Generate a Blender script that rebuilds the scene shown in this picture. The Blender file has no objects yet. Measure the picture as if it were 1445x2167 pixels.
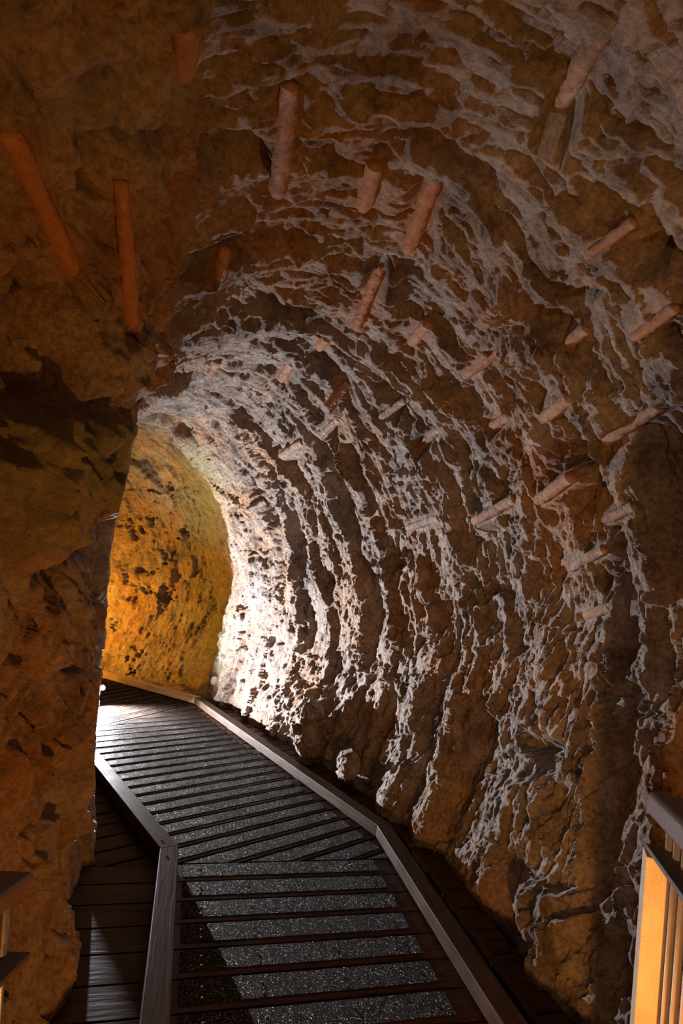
import bpy, bmesh, math, random
import numpy as np
from mathutils import Vector, Matrix
random.seed(7)
rng = np.random.default_rng(11)
C = bpy.context.scene.collection
W_, H_, F_ = 1445.0, 2167.0, 1100.0

# ------------------------------------------------------------------ frames
# World: z = 0 is the boardwalk plane.  The eye stands 1.58 m above it.
Nb = Vector((.11, 1, -.1545)).normalized()
Yb = (Vector((0, 0, -1)) - Nb * Nb.dot(Vector((0, 0, -1)))).normalized()
Xb = Yb.cross(Nb)
R3 = Matrix((Xb, Yb, Nb))
EYE = Vector((0, 0, 1.6 / Vector((.11, 1, .1545)).length))
R3n = np.array([list(r) for r in R3]); EYEn = np.array(EYE)

def cw(x, y, z):                      # eye frame (right, up, forward) -> world
    return R3 @ Vector((x, y, -z)) + EYE
def cwn(P):
    Q = P.copy(); Q[..., 2] *= -1
    return Q @ R3n.T + EYEn
def proj(P):                          # world points -> photograph coordinates (for reading sizes off the photo)
    Q = (P - EYEn) @ R3n
    z = -Q[..., 2]
    zz = np.where(np.abs(z) < 1e-3, 1e-3, z)
    return np.stack([W_/2 + F_*Q[..., 0]/zz, H_/2 - F_*Q[..., 1]/zz, z], -1)
def deck(px, py, h=0.0):              # point on the plane z = h
    d = R3 @ Vector(((px - W_/2)/F_, (H_/2 - py)/F_, -1))
    t = (h - EYE.z)/d.z
    return EYE + d*t
def at(px, py, z):
    return cw((px - W_/2)/F_*z, (H_/2 - py)/F_*z, z)
UPV = (R3 @ Vector((.075, 1, 0))).normalized()

# ------------------------------------------------------------------ helpers
def link(o, parent=None):
    C.objects.link(o)
    if parent is not None: o.parent = parent
    return o
def tag(o, label=None, cat=None, group=None, kind=None):
    if label: o['label'] = label
    if cat: o['category'] = cat
    if group: o['group'] = group
    if kind: o['kind'] = kind
    return o
def empty(name, loc=(0, 0, 0)):
    o = bpy.data.objects.new(name, None); o.location = loc; o.empty_display_size = .1
    return link(o)
def obj(name, bm, mat, parent=None, bevel=0, smooth=False):
    me = bpy.data.meshes.new(name)
    if bevel:
        bmesh.ops.bevel(bm, geom=list(bm.edges), offset=bevel, segments=2, affect='EDGES', profile=.6)
    if parent is not None:
        bmesh.ops.translate(bm, vec=-Vector(parent['_o']) if '_o' in parent else -parent.matrix_world.translation if False else -world_loc(parent), verts=bm.verts)
    bm.normal_update(); bm.to_mesh(me); bm.free()
    me.materials.append(mat)
    if smooth:
        me.polygons.foreach_set('use_smooth', [True]*len(me.polygons))
    o = bpy.data.objects.new(name, me)
    return link(o, parent)
def world_loc(o):
    v = Vector((0, 0, 0))
    while o is not None:
        v += o.location; o = o.parent
    return v
def prism(bm, poly, z0, z1):
    """extrude a ground-plan polygon from z0 to z1"""
    a = [bm.verts.new((p[0], p[1], z0)) for p in poly]
    b = [bm.verts.new((p[0], p[1], z1)) for p in poly]
    bm.faces.new(a[::-1]); bm.faces.new(b)
    n = len(poly)
    for i in range(n):
        bm.faces.new((a[i], a[(i+1) % n], b[(i+1) % n], b[i]))
def hexa(bm, c):
    """c: 8 corners, bottom ring then top ring"""
    v = [bm.verts.new(p) for p in c]
    for f in ((3, 2, 1, 0), (4, 5, 6, 7), (0, 1, 5, 4), (1, 2, 6, 5), (2, 3, 7, 6), (3, 0, 4, 7)):
        bm.faces.new([v[i] for i in f])
def frame_along(d, up):
    d = Vector(d).normalized(); s = d.cross(up).normalized(); u = s.cross(d).normalized()
    return d, s, u
def bar(bm, p0, p1, w, h, up=Vector((0, 0, 1))):
    """rectangular bar, axis p0-p1, w across, h along up"""
    d, s, u = frame_along(p1 - p0, up)
    c = []
    for uu in (-h/2, h/2):
        for p, ss in ((p0, -w/2), (p0, w/2), (p1, w/2), (p1, -w/2)):
            c.append(p + s*ss + u*uu)
    hexa(bm, c)
def rod(bm, p0, p1, r, n=20, caps=True):
    d = (p1 - p0).normalized()
    a = Vector((1, 0, 0)) if abs(d.x) < .8 else Vector((0, 1, 0))
    s = d.cross(a).normalized(); u = d.cross(s)
    A, B = [], []
    for i in range(n):
        t = 2*math.pi*i/n; o = s*math.cos(t)*r + u*math.sin(t)*r
        A.append(bm.verts.new(p0+o)); B.append(bm.verts.new(p1+o))
    for i in range(n):
        bm.faces.new((A[i], A[(i+1) % n], B[(i+1) % n], B[i]))
    if caps:
        bm.faces.new(A[::-1]); bm.faces.new(B)
def clip(poly, p, n):
    """keep the side where (q-p).n >= 0"""
    out = []
    for i in range(len(poly)):
        a, b = poly[i], poly[(i+1) % len(poly)]
        da = (a-p).dot(n); db = (b-p).dot(n)
        if da >= 0: out.append(a)
        if (da >= 0) != (db >= 0):
            out.append(a + (b-a)*(da/(da-db)))
    return out

# ------------------------------------------------------------------ materials
def mat(name):
    m = bpy.data.materials.new(name); m.use_nodes = True
    nt = m.node_tree; nt.nodes.clear()
    out = nt.nodes.new('ShaderNodeOutputMaterial'); b = nt.nodes.new('ShaderNodeBsdfPrincipled')
    nt.links.new(b.outputs[0], out.inputs[0])
    return m, nt, b
def N(nt, t, **kw):
    n = nt.nodes.new(t)
    for k, v in kw.items():
        if k in n.inputs: n.inputs[k].default_value = v
        else: setattr(n, k, v)
    return n
def ramp(nt, src, stops):
    r = nt.nodes.new('ShaderNodeValToRGB'); nt.links.new(src, r.inputs[0])
    e = r.color_ramp.elements
    e[0].position, e[0].color = stops[0][0], (*stops[0][1], 1)
    e[1].position, e[1].color = stops[-1][0], (*stops[-1][1], 1)
    for p, c in stops[1:-1]:
        k = e.new(p); k.color = (*c, 1)
    return r
def mix(nt, fac, a, b, mode='MIX'):
    m = nt.nodes.new('ShaderNodeMix'); m.data_type = 'RGBA'; m.blend_type = mode
    if isinstance(fac, float): m.inputs[0].default_value = fac
    else: nt.links.new(fac, m.inputs[0])
    for s, i in ((a, 6), (b, 7)):
        if isinstance(s, tuple): m.inputs[i].default_value = (*s, 1)
        else: nt.links.new(s, m.inputs[i])
    return m.outputs[2]
def mth(nt, op, a, b=None):
    m = nt.nodes.new('ShaderNodeMath'); m.operation = op
    for s, i in ((a, 0), (b, 1)):
        if s is None: continue
        if isinstance(s, (int, float)): m.inputs[i].default_value = s
        else: nt.links.new(s, m.inputs[i])
    return m.outputs[0]

def rock_material(name, tint=(1, 1, 1), green_tint=0.0):
    m, nt, b = mat(name)
    tc = N(nt, 'ShaderNodeTexCoord'); co = tc.outputs['Object']
    def noise(s, d=6., r=.6, dist=0., vec=co):
        n = N(nt, 'ShaderNodeTexNoise'); n.inputs['Scale'].default_value = s; n.inputs['Detail'].default_value = d
        n.inputs['Roughness'].default_value = r; n.inputs['Distortion'].default_value = dist
        nt.links.new(vec, n.inputs['Vector']); return n.outputs[0]
    big = noise(1.3, 4, .6, .4); mid = noise(7, 8, .65, .3); fine = noise(45, 6, .7); grit = noise(170, 3, .7)
    c1 = ramp(nt, mid, [(.28, (.065, .045, .032)), (.42, (.19, .135, .10)), (.55, (.33, .26, .20)), (.72, (.50, .43, .37))]).outputs[0]
    rust = ramp(nt, big, [(.34, (.50, .27, .11)), (.47, (.38, .27, .19)), (.62, (.32, .30, .28))]).outputs[0]
    c = mix(nt, .5, c1, rust)
    c = mix(nt, .8, c, ramp(nt, noise(3.4, 9, .68, .5), [(.36, (.32, .28, .26)), (.47, (.9, .88, .87)), (.7, (1.25, 1.25, 1.25))]).outputs[0], 'MULTIPLY')
    c = mix(nt, .85, c, ramp(nt, fine, [(.3, (.30, .28, .27)), (.5, (.95, .95, .95)), (.7, (1.5, 1.45, 1.4))]).outputs[0], 'MULTIPLY')
    at_ = N(nt, 'ShaderNodeAttribute', attribute_name='stain_and_glow')
    c = mix(nt, mth(nt, 'MULTIPLY', at_.outputs['Fac'], .8), c, mix(nt, fine, (.30, .10, .02), (.50, .21, .055)))
    md = N(nt, 'ShaderNodeAttribute', attribute_name='pale')
    c = mix(nt, mth(nt, 'MULTIPLY', md.outputs['Fac'], .75), c, mix(nt, fine, (.34, .32, .31), (.66, .62, .58)))
    ms = N(nt, 'ShaderNodeAttribute', attribute_name='green_tint')
    c = mix(nt, mth(nt, 'MULTIPLY', ms.outputs['Fac'], .8), c, mix(nt, mid, (.12, .14, .04), (.30, .32, .14)))
    c = mix(nt, 1.0, c, tint, 'MULTIPLY')
    nt.links.new(c, b.inputs['Base Color'])
    rr = ramp(nt, fine, [(.3, (.33,)*3), (.7, (.72,)*3)])
    nt.links.new(rr.outputs[0], b.inputs['Roughness'])
    b.inputs['Specular IOR Level'].default_value = .6
    # relief: chips, then cleavage flakes, then grit
    vo = N(nt, 'ShaderNodeTexVoronoi'); vo.feature = 'F1'; vo.inputs['Scale'].default_value = 20
    mp = N(nt, 'ShaderNodeVectorMath', operation='ADD'); nt.links.new(co, mp.inputs[0])
    wv = N(nt, 'ShaderNodeTexNoise'); wv.inputs['Scale'].default_value = 9; wv.inputs['Detail'].default_value = 4
    nt.links.new(co, wv.inputs['Vector'])
    sc = N(nt, 'ShaderNodeVectorMath', operation='SCALE'); sc.inputs['Scale'].default_value = .16
    nt.links.new(wv.outputs['Color'], sc.inputs[0]); nt.links.new(sc.outputs[0], mp.inputs[1])
    nt.links.new(mp.outputs[0], vo.inputs['Vector'])
    vs_ = N(nt, 'ShaderNodeSeparateColor'); nt.links.new(vo.outputs['Color'], vs_.inputs[0])
    v2 = N(nt, 'ShaderNodeTexVoronoi'); v2.inputs['Scale'].default_value = 55; nt.links.new(mp.outputs[0], v2.inputs['Vector'])
    vs2 = N(nt, 'ShaderNodeSeparateColor'); nt.links.new(v2.outputs['Color'], vs2.inputs[0])
    h = mth(nt, 'ADD', mth(nt, 'MULTIPLY', vs_.outputs[0], .45), mth(nt, 'MULTIPLY', noise(28, 9, .72, 0.), 1.1))
    h = mth(nt, 'ADD', h, mth(nt, 'ADD', mth(nt, 'MULTIPLY', vs2.outputs[0], .2), mth(nt, 'MULTIPLY', vo.outputs['Distance'], .35)))
    h = mth(nt, 'ADD', h, mth(nt, 'MULTIPLY', grit, .16))
    bp = N(nt, 'ShaderNodeBump'); bp.inputs['Strength'].default_value = 1.0; bp.inputs['Distance'].default_value = .030
    ga = N(nt, 'ShaderNodeAttribute', attribute_name='groove')
    nt.links.new(mth(nt, 'SUBTRACT', 1.0, mth(nt, 'MULTIPLY', ga.outputs['Fac'], .5)), bp.inputs['Strength'])
    nt.links.new(h, bp.inputs['Height']); nt.links.new(bp.outputs[0], b.inputs['Normal'])
    return m
ROCK = rock_material('rock')

def wood_material(name, dark, light, rough=.45, scale=1.0, spec=.5, wear=None):
    m, nt, b = mat(name)
    tc = N(nt, 'ShaderNodeTexCoord')
    at_ = N(nt, 'ShaderNodeAttribute', attribute_name='grain')   # (along, across, depth) of each timber
    vm = N(nt, 'ShaderNodeMapping'); vm.inputs['Scale'].default_value = (2.2*scale, 30*scale, 30*scale)
    nt.links.new(at_.outputs['Vector'], vm.inputs[0])
    n = N(nt, 'ShaderNodeTexNoise'); n.inputs['Scale'].default_value = 1.6; n.inputs['Detail'].default_value = 7; n.inputs['Distortion'].default_value = .8
    nt.links.new(vm.outputs[0], n.inputs['Vector'])
    n2 = N(nt, 'ShaderNodeTexNoise'); n2.inputs['Scale'].default_value = 5; n2.inputs['Detail'].default_value = 5
    nt.links.new(tc.outputs['Object'], n2.inputs['Vector'])
    c = ramp(nt, n.outputs[0], [(.3, dark), (.7, light)]).outputs[0]
    c = mix(nt, .6, c, ramp(nt, n2.outputs[0], [(.3, (.45,)*3), (.7, (1.2,)*3)]).outputs[0], 'MULTIPLY')
    nt.links.new(c, b.inputs['Base Color'])
    nt.links.new(ramp(nt, n2.outputs[0], [(.3, (rough-.1,)*3), (.7, (rough+.15,)*3)]).outputs[0], b.inputs['Roughness'])
    b.inputs['Specular IOR Level'].default_value = spec
    bp = N(nt, 'ShaderNodeBump'); bp.inputs['Strength'].default_value = .5; bp.inputs['Distance'].default_value = .003
    nt.links.new(n.outputs[0], bp.inputs['Height']); nt.links.new(bp.outputs[0], b.inputs['Normal'])
    return m
WOOD_DECK = wood_material('stained_deck_wood', (.014, .006, .003), (.07, .026, .010), .5, 1.0, .12)
WOOD_CURB = wood_material('worn_kerb_wood', (.03, .018, .011), (.075, .048, .030), .55, 1.0, .15)
WOOD_NEW = wood_material('pale_pine', (.42, .27, .12), (.62, .43, .22), .5)
def grip_material():
    m, nt, b = mat('grit_strip')
    tc = N(nt, 'ShaderNodeTexCoord')
    v = N(nt, 'ShaderNodeTexVoronoi'); v.inputs['Scale'].default_value = 330
    nt.links.new(tc.outputs['Object'], v.inputs['Vector'])
    n = N(nt, 'ShaderNodeTexNoise'); n.inputs['Scale'].default_value = 120; n.inputs['Detail'].default_value = 3
    nt.links.new(tc.outputs['Object'], n.inputs['Vector'])
    sp = N(nt, 'ShaderNodeSeparateColor'); nt.links.new(v.outputs['Color'], sp.inputs[0])
    df = N(nt, 'ShaderNodeBsdfDiffuse'); gl = N(nt, 'ShaderNodeBsdfGlossy'); mx = N(nt, 'ShaderNodeMixShader')
    df.inputs['Color'].default_value = (.008, .007, .0065, 1); gl.inputs['Color'].default_value = (.9, .88, .85, 1); gl.inputs['Roughness'].default_value = .30
    nt.links.new(ramp(nt, sp.outputs[0], [(0, (.005,)*3), (.82, (.012,)*3), (.93, (.04,)*3), (1, (.36,)*3)]).outputs[0], mx.inputs[0])
    nt.links.new(df.outputs[0], mx.inputs[1]); nt.links.new(gl.outputs[0], mx.inputs[2])
    nt.links.new(mx.outputs[0], [q for q in nt.nodes if q.type == 'OUTPUT_MATERIAL'][0].inputs[0])
    h = mth(nt, 'ADD', v.outputs['Distance'], n.outputs[0])
    bp = N(nt, 'ShaderNodeBump'); bp.inputs['Strength'].default_value = 1; bp.inputs['Distance'].default_value = .006
    nt.links.new(h, bp.inputs['Height']); nt.links.new(bp.outputs[0], gl.inputs['Normal']); nt.links.new(bp.outputs[0], df.inputs['Normal']); nt.nodes.remove(b)
    return m
GRIP = grip_material()
def plain(name, col, rough=.4, metal=0., bump=0., bs=80.):
    m, nt, b = mat(name)
    tc = N(nt, 'ShaderNodeTexCoord')
    n = N(nt, 'ShaderNodeTexNoise'); n.inputs['Scale'].default_value = bs; n.inputs['Detail'].default_value = 5
    nt.links.new(tc.outputs['Object'], n.inputs['Vector'])
    n2 = N(nt, 'ShaderNodeTexNoise'); n2.inputs['Scale'].default_value = 9; n2.inputs['Detail'].default_value = 6
    nt.links.new(tc.outputs['Object'], n2.inputs['Vector'])
    c = mix(nt, .7, col, ramp(nt, n2.outputs[0], [(.3, (.6,)*3), (.7, (1.15,)*3)]).outputs[0], 'MULTIPLY')
    nt.links.new(c, b.inputs['Base Color'])
    b.inputs['Roughness'].default_value = rough; b.inputs['Metallic'].default_value = metal
    if bump:
        bp = N(nt, 'ShaderNodeBump'); bp.inputs['Strength'].default_value = 1; bp.inputs['Distance'].default_value = bump
        nt.links.new(n.outputs[0], bp.inputs['Height']); nt.links.new(bp.outputs[0], b.inputs['Normal'])
    return m
RAIL = plain('stained_handrail', (.095, .052, .038), .42, 0, .0006, 300)
SHELF = plain('dark_lower_rail', (.05, .03, .02), .5, 0, .0006, 200)
STEEL = plain('brushed_steel', (.62, .60, .55), .38, 1., .0004, 400)
POST = plain('painted_post', (.52, .42, .30), .45, 0, .0008, 150)
BRASS = plain('screw_steel', (.6, .55, .48), .25, 1.)
BLACK = plain('lamp_housing', (.03, .03, .03), .4, .6)
TAG = plain('cream_plastic', (.62, .60, .46), .5)

# ------------------------------------------------------------------ numpy noise
def hash3(ix, iy, iz, k):
    h = (ix.astype(np.int64)*374761393 + iy.astype(np.int64)*668265263 + iz.astype(np.int64)*2147483647 + k*974634777) & 0xffffffff
    h = ((h ^ (h >> 13))*1274126177) & 0xffffffff
    h = ((h ^ (h >> 16))*2246822519) & 0xffffffff
    h = h ^ (h >> 15)
    return (h & 0xffffff).astype(np.float32)/np.float32(0xffffff)
def vnoise(P, seed=0):
    i = np.floor(P); f = (P - i).astype(np.float32); i = i.astype(np.int64)
    u = f*f*f*(f*(f*6-15)+10)
    r = 0
    for dx in (0, 1):
        for dy in (0, 1):
            for dz in (0, 1):
                w = (u[..., 0] if dx else 1-u[..., 0])*(u[..., 1] if dy else 1-u[..., 1])*(u[..., 2] if dz else 1-u[..., 2])
                r = r + w*hash3(i[..., 0]+dx, i[..., 1]+dy, i[..., 2]+dz, seed)
    return r*2-1
def fbm(P, octv=4, gain=.5, seed=0):
    a, s, r = 1., 0., 0
    for o in range(octv):
        r = r + a*vnoise(P*(2.03**o) + 17.3*o, seed+o); s += a; a *= gain
    return r/s
def cells(P, seed=0, tilt=1.0):
    """broken facets: each cell its own level and its own tilted plane"""
    i = np.floor(P).astype(np.int64)
    best = np.full(P.shape[:-1], 9., np.float32); sec = best.copy(); val = np.zeros_like(best)
    for dx in (-1, 0, 1):
        for dy in (-1, 0, 1):
            for dz in (-1, 0, 1):
                a, b_, c = i[..., 0]+dx, i[..., 1]+dy, i[..., 2]+dz
                ox = (a + .1+.8*hash3(a, b_, c, seed) - P[..., 0]).astype(np.float32)
                oy = (b_ + .1+.8*hash3(a, b_, c, seed+1) - P[..., 1]).astype(np.float32)
                oz = (c + .1+.8*hash3(a, b_, c, seed+2) - P[..., 2]).astype(np.float32)
                d = ox*ox+oy*oy+oz*oz
                g = (hash3(a, b_, c, seed+3)*2-1) + tilt*(ox*(hash3(a, b_, c, seed+4)*2-1)+oy*(hash3(a, b_, c, seed+5)*2-1)+oz*(hash3(a, b_, c, seed+6)*2-1))*2
                m = d < best
                sec = np.where(m, best, np.minimum(sec, d))
                val = np.where(m, g, val); best = np.where(m, d, best)
    return val, np.sqrt(sec)-np.sqrt(best)

# ------------------------------------------------------------------ the rock tunnel
# cross-sections along the passage: foot of left wall, foot of right wall (eye frame: right, forward), roof height
ST = [((-1.10, -2.0), (1.40, -2.0), 1.15), ((-1.10, -.8), (1.35, -.6), 1.12), ((-1.12, .4), (1.32, .5), 1.10),
      ((-1.02, 1.25), (1.18, 1.35), 1.15), ((-.95, 1.82), (1.0, 2.05), 1.20), ((-1.22, 2.43), (.87, 2.6), 1.24),
      ((-1.50, 3.05), (.62, 3.25), 1.26), ((-1.82, 3.8), (.32, 3.95), 1.28), ((-2.2, 4.58), (-.1, 4.75), 1.28),
      ((-2.58, 5.3), (-.72, 5.6), 1.26), ((-3.0, 5.85), (-1.28, 6.35), 1.22), ((-3.36, 6.2), (-1.80, 6.95), 1.18),
      ((-3.6, 6.3), (-1.98, 7.8), 1.12), ((-4.2, 6.4), (-2.55, 8.3), 1.1), ((-4.9, 6.5), (-3.7, 8.25), 1.1),
      ((-5.8, 6.6), (-5.2, 8.3), 1.1), ((-7.5, 6.7), (-7.5, 8.4), 1.1)]
PROF = [(0, -.1), (0, 0), (-.02, .14), (-.01, .3), (.012, .5), (.05, .68), (.12, .84), (.24, .94), (.42, .99), (.6, 1.0), (.78, .96),
        (.95, .87), (1.10, .74), (1.19, .58), (1.21, .42), (1.15, .25), (1.06, .1), (1.0, 0), (1.0, -.1)]
ctrl = np.zeros((len(ST), len(PROF), 3))
for i, (L, R, Hc) in enumerate(ST):
    for j, (a, t) in enumerate(PROF):
        x = L[0]+(R[0]-L[0])*a; z = L[1]+(R[1]-L[1])*a
        yd = -(1.6+.1545*z+.11*x)
        ctrl[i, j] = (x, yd+(Hc-yd)*t, z)
def catmull(Pn, t):
    n = len(Pn); i = np.clip(np.floor(t).astype(int), 0, n-2); f = (t-i)[:, None, None]
    p0 = Pn[np.clip(i-1, 0, n-1)]; p1 = Pn[i]; p2 = Pn[i+1]; p3 = Pn[np.clip(i+2, 0, n-1)]
    return .5*((2*p1)+(-p0+p2)*f+(2*p0-5*p1+4*p2-p3)*f**2+(-p0+3*p1-3*p2+p3)*f**3)
def resample(Pn, spacing):
    """parameters such that the mean step equals spacing(t)"""
    tt = np.linspace(0, len(Pn)-1, 2000)
    Q = catmull(Pn, tt); d = np.linalg.norm(np.diff(Q, axis=0), axis=-1).mean(1)
    dens = d/np.array([spacing(t) for t in tt[1:]])
    cum = np.concatenate([[0], np.cumsum(dens)])
    return np.interp(np.linspace(0, cum[-1], int(cum[-1])+1), cum, tt), cum[-1]
def sp(t):
    return .05 if t < 1.8 else (.0055 if t < 5 else (.0055+.0035*min(1, (t-5)/2) if t < 12.6 else (.013 if t < 14.5 else .05)))
QUAL = 1.0
ut, _ = resample(ctrl, lambda t: sp(t)*QUAL)
G = catmull(ctrl, ut)
Gt = np.transpose(G, (1, 0, 2))
vt, _ = resample(Gt[:, ::8], lambda t: .0085*QUAL)
G = np.transpose(catmull(Gt, vt), (1, 0, 2))
G = cwn(G)
U, V = G.shape[:2]
def normals(G):
    du = np.gradient(G, axis=0); dv = np.gradient(G, axis=1)
    n = np.cross(du, dv); n /= np.linalg.norm(n, axis=-1, keepdims=True)+1e-9
    return n
NRM = normals(G)
# make normals point into the passage
cen = G.mean(axis=1, keepdims=True)
if ((cen-G)*NRM).sum(-1).mean() < 0: NRM = -NRM
PU = np.concatenate([[0], np.cumsum(np.linalg.norm(np.diff(G[:, V//2], axis=0), axis=-1))])[:, None]*np.ones((1, V))
PV = np.concatenate([[0], np.cumsum(np.linalg.norm(np.diff(G[U//3], axis=0), axis=-1))])[None, :]*np.ones((U, 1))
vv = vt[None, :]*np.ones((U, 1)); uu = ut[:, None]*np.ones((1, V))
def sstep(a, b, x):
    t = np.clip((x-a)/(b-a), 0, 1); return t*t*(3-2*t)
rightness = sstep(9.5, 12.5, vv); leftness = 1-sstep(5.5, 8, vv); roofness = np.clip(1-rightness-leftness, 0, 1)

warp = np.stack([fbm(G*2.2, 4, .55, 5), fbm(G*2.2, 4, .55, 25), fbm(G*2.2, 4, .55, 45)], -1)
# strata coordinates: rock split in slabs that stand up on the walls
D = .10*fbm(G*1.1, 3, .5, 70)
# blasted steps: each round bites back and leaves a face towards the entrance
fold = fbm(np.stack([PU*.8, PV*.55, PU*0+3.1], -1), 3, .5, 90)
wig = fbm(np.stack([PU*3, PV*2.6, PU*0+8.7], -1), 4, .6, 95)
lean = (PV-PV.max()*.5)*.10*rightness
ph = PU/.52 + .95*fold + .20*wig + lean*1.6 + .25*fbm(np.stack([PU*1.5, PV*.3, PU*0+1.1], -1), 2, .5, 97)
fr = ph-np.floor(ph); idx = np.floor(ph)
amp = .15+1.35*hash3(idx.astype(np.int64), idx.astype(np.int64)*0+1, np.floor(PV/1.2+hash3(idx.astype(np.int64), idx.astype(np.int64)*0, idx.astype(np.int64)*0, 3)*3).astype(np.int64), 8)
saw = np.where(fr < .78, .5-fr/.78, -.5+(fr-.78)/.22)
calm = 1-sstep(12.0, 12.8, uu)
nearroof = .3+.7*sstep(4.5, 7, uu)
D += saw*amp*calm*(.108*rightness+.075*roofness*nearroof+.03*leftness)
ph2 = PU/.19+.5*fold+.5*wig+lean*4; fr2 = ph2-np.floor(ph2)
D += np.where(fr2 < .7, .5-fr2/.7, -.5+(fr2-.7)/.3)*(.030*rightness+.018*roofness)*calm*sstep(-.3, .5, fbm(G*1.3+9, 2, .5, 33))
# broken blocks at three sizes, long in the direction of the cleavage
wallroof = np.clip(rightness+roofness, 0, 1)
def stretch(sv, su, w):                 # chunky on the left rock
    return np.stack([G[..., 0]*su, G[..., 1]*su, G[..., 2]*sv], -1) + warp*w
def lined(fu, fv, w, off=0.):           # long in the direction of the cleavage that runs up the wall and over the roof
    return np.stack([(PU-.10*PV)*fu+warp[..., 0]*w, PV*fv+warp[..., 1]*w, off+warp[..., 2]*w*.3+PU*0], -1)
def both(f, Pa, Pb):
    ma, mb = wallroof < .999, wallroof > .001
    a, b = f(Pa[ma]), f(Pb[mb])
    tup = isinstance(a, tuple)
    res = []
    for x, y in zip(a if tup else (a,), b if tup else (b,)):
        o_ = np.zeros(wallroof.shape); o_[ma] += x*(1-wallroof[ma]); o_[mb] += y*wallroof[mb]; res.append(o_)
    return tuple(res) if tup else res[0]
def soften(A, k):
    for ax in (0, 1):
        p = np.pad(A, [(k, k) if i == ax else (0, 0) for i in (0, 1)], mode='edge')
        c = np.cumsum(np.insert(p, 0, 0, axis=ax), axis=ax, dtype=np.float64)
        n_ = A.shape[ax]
        A = (np.take(c, range(2*k+1, 2*k+1+n_), ax)-np.take(c, range(0, n_), ax))/(2*k+1)
    return A
c1, e1 = both(lambda P: cells(P, 100, .8), stretch(1.5, 2.3, .45), lined(3.2, 1.1, .5, 3.3))
D += (.055-.015*rightness+.022*leftness)*soften(c1, 3)
c2, e2 = both(lambda P: cells(P, 200, 1.1), stretch(4.2, 6.5, .45), lined(11, 3.0, .7, 5.1))
D += (.024-.009*rightness-.007*roofness)*soften(c2, 1)
c3, e3 = both(lambda P: cells(P, 300, 1.2), stretch(12, 20, .7), lined(36, 10, 1.1, 7.7))
D += (.009-.003*roofness)*c3
crack = np.clip(1-e1/.07, 0, 1)*sstep(-.1, .4, fbm(G*2+31, 2, .5, 52))
D -= .045*crack
fib = fbm(np.stack([PU*11+warp[..., 0]*2.0+lean*22, PV*2.4+warp[..., 1]*1.2, PU*0+2.2], -1), 4, .6, 140)
D += (1-2*np.abs(fib))*(.013*rightness+.009*roofness+.010*leftness)
D += (.030-.014*rightness-.017*roofness-.014*leftness)*both(lambda P: fbm(P, 4, .55, 61), G*5.5, lined(8.5, 2.6, .5, 9.1)) + .007*both(lambda P: fbm(P, 3, .6, 66), G*24, lined(42, 11, .9, 4.4))
# bottom of the walls keeps clear of the deck edge, roof of the far part stays up
PX = proj(G)
px, py, pz = PX[..., 0], PX[..., 1], PX[..., 2]
def polyfield(pts, soft):
    """1 inside an outline on the rock face, fading over soft"""
    pts = np.array(pts, float); inside = np.zeros(px.shape, bool); dist = np.full(px.shape, 1e9)
    n = len(pts)
    for i in range(n):
        a, b = pts[i], pts[(i+1) % n]
        cnd = ((a[1] > py) != (b[1] > py)) & (px < (b[0]-a[0])*(py-a[1])/(b[1]-a[1]+1e-9)+a[0])
        inside ^= cnd
        ab = b-a; t = np.clip(((px-a[0])*ab[0]+(py-a[1])*ab[1])/(ab@ab+1e-9), 0, 1)
        dist = np.minimum(dist, np.hypot(px-a[0]-t*ab[0], py-a[1]-t*ab[1]))
    return np.where(inside, np.clip(.5+dist/soft/2, 0, 1), np.clip(.5-dist/soft/2, 0, 1))
front = (pz > .6)
rag = 26*fbm(G*9, 3, .6, 150)
px0, py0 = px, py
px = px + rag; py = py + 26*fbm(G*9+50, 3, .6, 160)
SC = []     # sculpted features: (outline, depth, softness, mask)
def sc(pts, d, soft=14, z0=.6, z1=9.5): SC.append((pts, d*(1 if soft < 5 else .8), soft*(1 if soft < 5 else 1.7), z0, z1))
sc([(-60, 880), (90, 870), (200, 876), (262, 955), (190, 1060), (110, 1110), (0, 1175), (-60, 1190)], .15, 16, .6, 2.9)
sc([(-60, 1200), (0, 1190), (110, 1125), (200, 1070), (250, 1010), (240, 1150), (130, 1210), (60, 1300), (-60, 1420)], -.09, 12, .6, 2.9)
sc([(-60, 960), (0, 930), (60, 820), (130, 725), (270, 690), (335, 745), (225, 800), (130, 850), (40, 920)], .07, 12, .6, 3.4)
sc([(445, 340), (520, 318), (585, 345), (585, 395), (520, 415), (450, 385)], -.16, 12, .6, 4)
sc([(440, 640), (500, 592), (560, 606), (640, 640), (640, 662), (540, 655)], -.13, 10, .6, 6)
sc([(150, 260), (215, 245), (225, 330), (215, 400), (165, 390)], -.11, 12, .6, 4)
sc([(225, 240), (330, 285), (410, 312), (410, 332), (320, 312), (225, 272)], -.09, 8, .6, 4)
sc([(412, 315), (540, 250), (542, 266), (430, 335)], -.08, 8, .6, 4)
sc([(620, 350), (690, 375), (735, 360), (735, 380), (690, 395), (625, 370)], -.07, 8, .6, 4)
sc([(450, 130), (560, 110), (600, 130), (520, 150)], -.07, 8, .6, 4)
sc([(1370, 492), (1420, 500), (1428, 550), (1375, 545)], -.17, 8, .6, 4)
sc([(1225, 590), (1300, 580), (1290, 605), (1230, 610)], -.09, 8, .6, 4)
sc([(1040, 300), (1130, 320), (1190, 370), (1240, 385), (1180, 385), (1120, 340)], -.06, 7, .6, 4)
sc([(690, 500), (780, 500), (770, 520), (700, 528)], -.07, 8, .6, 5)
sc([(1000, 690), (1160, 640), (1230, 650), (1220, 690), (1060, 705)], -.08, 14, .6, 5)
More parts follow.
